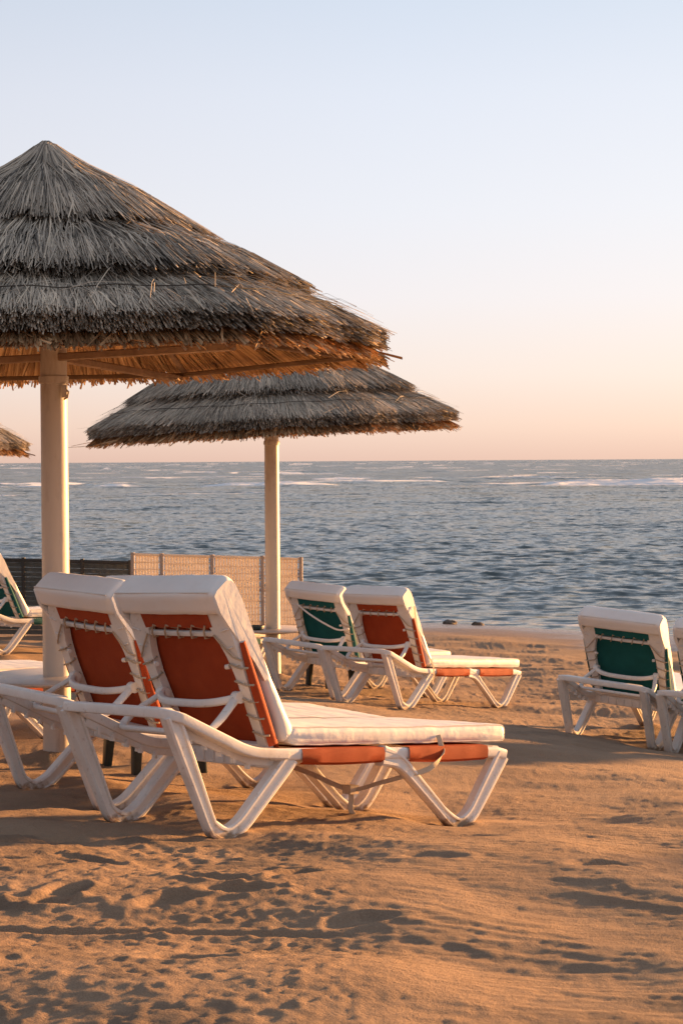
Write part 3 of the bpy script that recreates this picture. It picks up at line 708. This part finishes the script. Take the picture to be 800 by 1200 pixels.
def straws(mb, n, r_end, r_len, lift, thick, rgen, tone0=.5, w=(.005, .011), jit=.07, enj=.03, under=False, hang=.02):
    """n reeds combed down the slope, ending near r_end (a fraction of the local rim)"""
    a = rgen.uniform(0, 2 * math.pi, n)
    a = a + .012 * np.round(rgen.normal(0, 1, n))
    k = rimr(a)
    re = r_end + rgen.normal(0, enj, n) + .030 * vnoise(a * 7, a * 0 + r_end * 9, 4) + .020 * vnoise(a * 23, a * 0 + r_end * 9, 6)
    clump = .30 * vnoise(a * 14, re * 5, 8)
    rs = np.maximum(re - r_len * rgen.uniform(.55, 1.15, n), .02)
    lay = rgen.uniform(0, 1, n) * thick + lift
    spread = rgen.normal(0, jit, n) + clump * .5
    tn = np.clip(tone0 + rgen.normal(0, .25, n) + .25 * vnoise(a * 9, re * 4, 3), 0, 1)
    wd = rgen.uniform(w[0], w[1], n)
    rows = 4; V = np.empty((n, rows, 3, 3))
    for i in range(rows):
        s = i / (rows - 1)
        r = rs + (re - rs) * s
        ang = a + spread * (s - .3) / np.maximum(r, .25) * .8
        z = roofz(r) + lay * (1 if not under else -1) * np.clip(.35 + s, 0, 1) - hang * s * s * rgen.uniform(.2, 1, n) - .004 * s
        rr = r * rimr(ang)
        wob = rgen.normal(0, .004, n) * (s > 0)
        tx, ty = np.sin(ang), np.cos(ang); px, py = ty, -tx
        wi = wd * (1 - .45 * s)
        up = rgen.normal(.0, .5, n) * wi
        for j, (o, hgt) in enumerate(((-1, -.0), (0, .6), (1, 0))):
            V[:, i, j, 0] = rr * tx + px * (wi * o + wob); V[:, i, j, 1] = rr * ty + py * (wi * o + wob)
            V[:, i, j, 2] = z + (hgt * wi if not under else -hgt * wi) + o * up
    F = []
    base = np.arange(n) * rows * 3
    q = []
    for i in range(rows - 1):
        for j in range(2):
            q.append(np.stack([base + i * 3 + j, base + i * 3 + j + 1, base + (i + 1) * 3 + j + 1, base + (i + 1) * 3 + j], 1))
    F = np.concatenate(q).tolist()
    mb.add(V.reshape(-1, 3), F, np.repeat(tn, rows * 3))

def cone_shell(mb, r0, r1, dz, n=72, m=10, tone=.1, flip=False):
    a = np.arange(n) * 2 * math.pi / n; rs = np.linspace(r0, r1, m)
    A, Q = np.meshgrid(a, rs, indexing='ij'); K = rimr(A)
    V = np.stack([Q * K * np.sin(A), Q * K * np.cos(A), roofz(Q) + dz], -1).reshape(-1, 3)
    F = [(i * m + j, i * m + j + 1, ((i + 1) % n) * m + j + 1, ((i + 1) % n) * m + j) for i in range(n) for j in range(m - 1)]
    mb.add(V, [f[::-1] for f in F] if flip else F, tone)

def make_thatch():
    g = np.random.default_rng(21); t = MB()
    cone_shell(t, .01, 1.85, -.005, tone=.05); cone_shell(t, .01, .84, .055, tone=.05); cone_shell(t, .5, 1.40, .03, tone=.05)
    # lower tier: thick cut edge of bundled reeds
    straws(t, 12000, 1.885, .55, .00, .095, g, .42, enj=.018, jit=.05, hang=.010, w=(.0035, .008))
    straws(t, 8500, 1.86, .70, .09, .02, g, .55, w=(.003, .006), enj=.035, jit=.13, hang=.012)
    # middle tier
    straws(t, 8000, 1.46, .50, .01, .155, g, .28, enj=.026, jit=.07, hang=.012, w=(.0035, .008))
    straws(t, 5500, 1.43, .75, .16, .02, g, .55, w=(.003, .006), enj=.05, jit=.14, hang=.012)
    # top tier
    straws(t, 4200, .88, .60, .01, .165, g, .28, enj=.028, jit=.08, hang=.014, w=(.0035, .008))
    straws(t, 4600, .85, .90, .165, .02, g, .55, w=(.003, .006), enj=.055, jit=.18, hang=.014)
    # loose wisps that lie across the courses
    for re, ln in ((1.86, .5), (1.52, .5), (.95, .5), (1.25, .6), (1.75, .6)):
        straws(t, 150, re, ln, .11, .05, g, .70, w=(.0015, .003), enj=.09, jit=.38, hang=-.01)
    straws(t, 700, .24, .30, .02, .03, g, .5, w=(.003, .006), enj=.06, jit=.10, hang=.02)
    t.add([(.02 * math.sin(a), .02 * math.cos(a), 1.215) for a in np.arange(8) * .785] + [(.06 * math.sin(a), .06 * math.cos(a), 1.175) for a in np.arange(8) * .785],
          [tuple(range(8))] + [(i, (i + 1) % 8, 8 + (i + 1) % 8, 8 + i) for i in range(8)], .4)
    # tie wires round the lower courses
    for r, dz in ((1.66, .118),):
        a = np.linspace(0, 2 * math.pi, 73); k = rimr(a) * r
        t.tube(np.stack([k * np.sin(a), k * np.cos(a), roofz(r) + dz + .006 * np.sin(a * 23)], 1), .003, 4); t.tone[-1][:] = 0
    return t
def make_lining():
    g = np.random.default_rng(22); t = MB()
    cone_shell(t, .05, 1.82, -.030, tone=.25, flip=True)
    straws(t, 5200, 1.86, .75, .035, .03, g, .55, under=True, enj=.03, jit=.05, hang=.015, w=(.006, .013))
    straws(t, 2600, 1.35, .75, .035, .02, g, .5, under=True, enj=.25, jit=.05, hang=.0, w=(.006, .013))
    straws(t, 1500, .75, .7, .035, .02, g, .45, under=True, enj=.25, jit=.05, hang=.0, w=(.006, .013))
    straws(t, 900, 1.89, .30, .02, .04, g, .6, under=True, enj=.02, jit=.15, hang=.045, w=(.006, .014))
    return t

first = {}
def parasol(X, Y, rim_z, label, tilt=(0, 0), spin=0, table=None, table_r=.40, sink=.15, hook=False, size=1.0):
    z0 = gz(X, Y)
    root = empty('thatched_parasol', (X, Y, z0))
    tag(root, label, 'parasol', 'thatched parasols with round poles')
    h = rim_z - z0
    p = MB(); n = 40
    prof = [(.081, -sink), (.081, .02)] + [(.0775 - .004 * k / 10, .02 + (h + .5 - .02) * k / 10) for k in range(1, 11)]
    p.lathe(prof, n); po = p.build('pole', M_pole, root)
    b = MB(); b.lathe([(.0775, h - .11), (.083, h - .108), (.083, h - .07), (.0772, h - .068)], n)
    if hook: b.box((.055, -.085, h - .19), (.085, -.055, h - .12)); b.tube([(.075, -.07, h - .14), (.095, -.09, h - .16), (.09, -.1, h - .19), (.07, -.09, h - .2)], .006, 6)
    b.build('collar', M_pole, po)
    roof = (X, Y, rim_z)
    rot = (tilt[0], tilt[1], spin)
    Mr = Matrix.Translation((0, 0, h)) @ Euler(rot).to_matrix().to_4x4() @ Matrix.Diagonal((size, size, size * 1.03, 1))
    def share(key, maker, name, mt, angle, tone=True):
        if key in first:
            o = first[key].copy(); COL.objects.link(o); o.parent = root
        else:
            o = maker().build(name, mt, root, smooth=True, angle=angle, tone=tone); first[key] = o
        o.matrix_local = Mr; return o
    share('thatch', make_thatch, 'thatch', M_thatch, 50)
    share('lining', make_lining, 'thatch_lining', M_lining, 50)
    RB = 1.72
    V6 = [HEXA + k * math.pi / 3 for k in range(6)]
    def ring():
        m = MB()
        pts = [(RB * math.sin(a), RB * math.cos(a), .005) for a in V6]
        for k in range(6): m.sweep([pts[k], pts[(k + 1) % 6]], rrect(.03, .026, .005, 1))
        q = [(1.0 * math.sin(a), 1.0 * math.cos(a), .50) for a in V6]
        for k in range(6): m.sweep([q[k], q[(k + 1) % 6]], rrect(.035, .04, .005, 1))
        return m
    share('ring', ring, 'ring_beam', M_wooddark, 40, False)
    for k in range(6):
        a = V6[k]; d = np.array((math.sin(a), math.cos(a), 0))
        def spoke():
            m = MB()
            m.sweep([d * .05 + np.array((0, 0, .035)), d * (RB - .02) + np.array((0, 0, -.02))], rrect(.034, .042, .006, 1)); return m
        if k % 2 == 0: share('spoke%d' % k, spoke, 'tie_beam', M_wood, 40, False)
        def rafter():
            m = MB(); m.sweep([d * .06 + np.array((0, 0, .99)), d * (RB + .06) + np.array((0, 0, .03))], rrect(.04, .05, .006, 1)); return m
        share('rafter%d' % k, rafter, 'rafter', M_wood, 40, False)
    if table:
        t = MB(); t.lathe([(.076, table - .022), (table_r - .01, table - .022), (table_r, table - .012), (table_r, table - .004), (table_r - .008, table), (.076, table)], 56)
        to = t.build('table_top', M_top, root)
        e = MB(); e.lathe([(.076, table - .05), (.16, table - .05), (table_r - .07, table - .024), (table_r - .07, table - .0235), (.076, table - .0235)], 48)
        e.build('table_bracket', M_rim, to)
    return root
P1 = parasol(-1.60, 10.5, 2.10, 'large thatched parasol with thick pole behind the nearest loungers', tilt=(R(-.4), R(-1.3)), spin=0, size=.985, table=.47, table_r=.42, hook=True)
P2 = parasol(-.72, 19.5, 1.83, 'smaller looking thatched parasol in front of the beige fence, round table on its pole', tilt=(R(-1.0), R(-2.4)), spin=R(38), table=.52, size=1.025)
P3 = parasol(-5.9, 24.0, 1.72, 'edge of a thatched parasol poking in at the left edge of the view', tilt=(0, R(1.5)), spin=R(10))

# ashtray on the far table
def table_z(x, y): return gz(-.72, 19.5) + .52
a = MB(); a.lathe([(.0, 0), (.060, 0), (.078, .012), (.082, .034), (.080, .042), (.070, .042), (.066, .032), (.060, .014), (.0, .012)], 28)
for k in range(3):
    an = k * 2.094; a.box((.064 * math.cos(an) - .008, .064 * math.sin(an) - .008, .038), (.064 * math.cos(an) + .008, .064 * math.sin(an) + .008, .047))
o = a.build('ashtray', M_dark); o.location = (-.885, 19.36, table_z(0, 0) + .001)
tag(o, 'round black ashtray on the table of the far parasol', 'ashtray')

# low dark tables between the loungers
def side_table(X, Y, yaw, size, h, label):
    z = gz(X, Y); root = empty('side_table', (X, Y, z - .02), (0, 0, yaw)); tag(root, label, 'side table', 'dark plastic side tables')
    s = size / 2
    t = MB(); t.sweep([(0, 0, h - .03), (0, 0, h)], rrect(size + .06, size + .06, .04, 5), up=(1, 0, 0))
    t.sweep([(0, 0, h - .065), (0, 0, h - .031)], rrect(size - .02, size - .02, .02, 3), up=(1, 0, 0))
    t.build('table_top', M_dark, root)
    for sx in (-1, 1):
        for sy in (-1, 1):
            l = MB(); l.sweep([(sx * s * 1.06, sy * s * 1.06, -.03), (sx * s * .92, sy * s * .92, h - .05)], rrect(.05, .05, .008, 2), up=(1, 0, 0), scale=[.82, 1.25])
            l.build('leg', M_dark, root)
side_table(-1.04, 10.32, R(30), .38, .40, 'dark side table half hidden behind the nearest loungers')
side_table(-.12, 18.55, R(40), .30, .42, 'dark side table behind the farther orange and teal loungers')

# ------------------------------------------------------------------ fences
def fence(name, posts, top, label, bh, pm, panel, rails=True):
    root = empty(name, (posts[0][0], posts[0][1], gz(*posts[0]))); tag(root, label, 'fence')
    o3 = np.array(root.location)
    for i, (x, y) in enumerate(posts):
        p = MB(); zb = gz(x, y) - .1
        p.sweep([(x, y, zb), (x, y, top[i] + .012)], rrect(.045, .045, .008, 2), up=(1, 0, 0)); p.v = [v - o3 for v in p.v]
        p.build('post', pm, root)
    for i in range(len(posts) - 1):
        panel(root, o3, posts[i], posts[i + 1], top[i], top[i + 1])
    return root
def beige_panel(root, o3, a, b, za, zb):
    a = np.array(a); b = np.array(b); L = np.linalg.norm(b - a); n = int(round(L / .036)); d = (b - a) / L; nr = np.array((-d[1], d[0]))
    m = MB()
    for k in range(n):
        s = (k + .5) / n * L
        if s < .03 or s > L - .03: continue
        c = a + d * s; zt = za + (zb - za) * s / L - .02; z0 = gz(*c) + .02
        w = .0150
        P0 = c - d * w; P1_ = c + d * w; q = nr * .0025
        m.add([(*(P0 - q), z0), (*(P1_ - q), z0), (*(P1_ + q), z0), (*(P0 + q), z0), (*(P0 - q), zt), (*(P1_ - q), zt), (*(P1_ + q), zt), (*(P0 + q), zt)],
              [(0, 3, 2, 1), (4, 5, 6, 7), (0, 1, 5, 4), (1, 2, 6, 5), (2, 3, 7, 6), (3, 0, 4, 7)])
    zt = min(za, zb)
    z = gz(*a) + .06
    while z < zt - .04:
        m.sweep([(*(a + d * .02 + nr * .006), z), (*(b - d * .02 + nr * .006), z)], rrect(.004, .011, .001, 1)); z += .085
    m.v = [v - o3 for v in m.v]; m.build('mesh_panel', M_beige, root, smooth=False)
    r = MB(); r.sweep([(*(a + d * .024), za - .012), (*(b - d * .024), zb - .012)], rrect(.035, .03, .006, 2)); r.v = [v - o3 for v in r.v]; r.build('top_rail', M_beige, root)
def dark_panel(root, o3, a, b, za, zb):
    a = np.array(a); b = np.array(b); L = np.linalg.norm(b - a); d = (b - a) / L; nr = np.array((-d[1], d[0]))
    m = MB(); ga, gb = gz(*a) + .05, gz(*b) + .05; nrow = 15
    for k in range(nrow):
        f0, f1 = k / nrow + .001, (k + 1) / nrow - .002
        lo_a, hi_a = ga + (za - .05 - ga) * f0, ga + (za - .05 - ga) * f1; lo_b, hi_b = gb + (zb - .05 - gb) * f0, gb + (zb - .05 - gb) * f1
        n = 24; V = []
        for i in range(n + 1):
            s = i / n; w = .004 * math.sin(s * 40 + k * math.pi)
            c = a + d * (.024 + (L - .048) * s) + nr * w
            for z in (lo_a + (lo_b - lo_a) * s, hi_a + (hi_b - hi_a) * s):
                V.append((*(c - nr * .003), z)); V.append((*(c + nr * .003), z))
        F = []
        for i in range(n):
            p, q = i * 4, (i + 1) * 4
            F += [(p, q, q + 2, p + 2), (p + 1, p + 3, q + 3, q + 1), (p + 2, q + 2, q + 3, p + 3), (p, p + 1, q + 1, q)]
        m.add(V, F)
    m.v = [v - o3 for v in m.v]; m.build('woven_panel', M_fencedark, root)
    r = MB(); r.sweep([(*(a + d * .024), za - .025), (*(b - d * .024), zb - .025)], rrect(.04, .05, .006, 2)); r.v = [v - o3 for v in r.v]; r.build('top_rail', M_fencepost, root)
def at_px(px, D, py):
    """a world point from a distance and its direction"""
    return ((px - 400) / 2200 * D, 1.55 - (py - 541.5 - (400 - px) * .0063) * D / 2200)
bp = [(155, 23.3, 650), (189, 23.25, 651), (248, 23.2, 652.5), (307, 23.15, 654), (352, 23.1, 655.5)]
fence('mesh_fence', [(at_px(p, D, q)[0], D) for p, D, q in bp], [at_px(p, D, q)[1] for p, D, q in bp], 'beige slatted mesh windbreak fence behind the far parasol pole', 1, M_bpost, beige_panel)
dp = [(-75, 24.6, 654), (27, 24.4, 656), (96, 24.2, 657.5), (152, 24.0, 659)]
fence('woven_fence', [(at_px(p, D, q)[0], D) for p, D, q in dp], [at_px(p, D, q)[1] for p, D, q in dp], 'dark grey green woven windbreak fence at the left', 1, M_fencepost, dark_panel)

# rocks at the water's edge
for (x, y, s, lab) in ((1.70, 29.6, .085, 'dark rock at the waterline, left of a smaller one'), (2.12, 29.45, .07, 'small dark rock at the waterline, right of a bigger one')):
    m = MB(); n1, n2 = 18, 10; V = []
    for i in range(n2 + 1):
        for j in range(n1):
            th = math.pi * i / n2; ph = 2 * math.pi * j / n1
            d = np.array((math.sin(th) * math.cos(ph) * 1.25, math.sin(th) * math.sin(ph), math.cos(th) * .62))
            k = 1 + .5 * float(vnoise(d[0] * 1.6 + x * 7, d[1] * 1.6 + d[2] * 2, 3)) + .25 * float(vnoise(d[0] * 4 + x * 9, d[1] * 4 + d[2] * 4, 5))
            V.append(d * s * k)
    m.add(V, [(i * n1 + j, (i + 1) * n1 + j, (i + 1) * n1 + (j + 1) % n1, i * n1 + (j + 1) % n1) for i in range(n2) for j in range(n1)])
    o = m.build('rock', M_rock, angle=30); o.location = (x, y, gz(x, y) + s * .1); tag(o, lab, 'rock', 'rocks at the waterline')

make_sand(); make_sea()

# ------------------------------------------------------------------ light
SUN_AZ, SUN_EL = R(54), R(4.7)
sd = Vector((math.sin(SUN_AZ) * math.cos(SUN_EL), math.cos(SUN_AZ) * math.cos(SUN_EL), math.sin(SUN_EL)))
l = bpy.data.lights.new('sun', 'SUN'); l.energy = 5.0; l.angle = R(2.4); l.color = (1, .505, .18)
so = bpy.data.objects.new('sun', l); COL.objects.link(so); so.rotation_euler = (-sd).to_track_quat('-Z', 'Y').to_euler(); so.location = (20, 20, 10)
W = bpy.data.worlds.new('World'); S.world = W; W.use_nodes = True; nt = W.node_tree; L = nt.links.new
bg = nt.nodes['Background']
sky = N(nt, 'ShaderNodeTexSky', sky_type='NISHITA'); sky.sun_disc = False; sky.sun_elevation = SUN_EL; sky.sun_rotation = SUN_AZ; sky.altitude = 0; sky.air_density = 1; sky.dust_density = 1.5; sky.ozone_density = 2
tc = N(nt, 'ShaderNodeTexCoord'); sx = N(nt, 'ShaderNodeSeparateXYZ'); L(tc.outputs['Generated'], sx.inputs[0])
def lin(r, g, b): return tuple(((c / 255 + .055) / 1.055) ** 2.4 if c > 10 else 0 for c in (r, g, b))
rp = ramp(nt, [(0, lin(238, 202, 184)), (.018, lin(251, 221, 202)), (.045, lin(251, 234, 224)), (.085, lin(246, 239, 240)), (.13, lin(239, 239, 245)), (.19, lin(230, 234, 244)), (.26, lin(211, 222, 237)), (.42, lin(196, 208, 224)), (.75, lin(176, 190, 210)), (1, lin(166, 182, 204))])
rp.color_ramp.interpolation = 'LINEAR'
L(sx.outputs['Z'], rp.inputs[0])
# brighter, warmer toward the sun; a little darker and mauve away from it
dt = N(nt, 'ShaderNodeVectorMath', operation='DOT_PRODUCT'); L(tc.outputs['Generated'], dt.inputs[0]); dt.inputs[1].default_value = (math.sin(SUN_AZ), math.cos(SUN_AZ), 0)
rs = ramp(nt, [(0, (.66, .58, .56)), (.5, (.80, .76, .76)), (.80, (.97, .975, .99)), (.92, (1.06, 1.04, 1.02)), (1, (1.6, 1.3, 1.0))])
mp = N(nt, 'ShaderNodeMapRange'); mp.inputs[1].default_value = -1; mp.inputs[2].default_value = 1; L(dt.outputs['Value'], mp.inputs[0]); L(mp.outputs[0], rs.inputs[0])
mu = N(nt, 'ShaderNodeMix', data_type='RGBA', blend_type='MULTIPLY'); mu.inputs[0].default_value = 1; L(rp.outputs[0], mu.inputs[6]); L(rs.outputs[0], mu.inputs[7])
SKYK = 2.5          # brings the gradient to the scale of the physical sky before both are dimmed together
vs = N(nt, 'ShaderNodeVectorMath', operation='SCALE'); L(mu.outputs[2], vs.inputs[0]); vs.inputs['Scale'].default_value = SKYK
mx = N(nt, 'ShaderNodeMix', data_type='RGBA'); mx.inputs[0].default_value = .94; L(sky.outputs[0], mx.inputs[6]); L(vs.outputs[0], mx.inputs[7])
L(mx.outputs[2], bg.inputs[0]); bg.inputs[1].default_value = .1

# ------------------------------------------------------------------ camera
cd = bpy.data.cameras.new('camera'); co = bpy.data.objects.new('camera', cd); COL.objects.link(co)
cd.sensor_fit = 'VERTICAL'; cd.sensor_height = 36; cd.sensor_width = 24; cd.lens = 66.0; cd.clip_end = 40000; cd.clip_start = .1
co.location = (0, 0, 1.55)
pitch = math.atan2(60, 2200)
co.rotation_mode = 'XYZ'
co.rotation_euler = (Matrix.Rotation(math.pi / 2 - pitch, 3, 'X') @ Matrix.Rotation(R(-.36), 3, 'Z')).to_euler()
cd.dof.use_dof = True; cd.dof.focus_distance = 8.4; cd.dof.aperture_fstop = 16
S.camera = co

S.view_settings.view_transform = 'Standard'; S.view_settings.look = 'None'; S.view_settings.exposure = 2.05; S.view_settings.gamma = 1
S.view_settings.use_curve_mapping = False
S.render.engine = 'CYCLES'; S.cycles.use_denoising = True; S.cycles.max_bounces = 6; S.cycles.transparent_max_bounces = 4
S.cycles.sample_clamp_indirect = 6
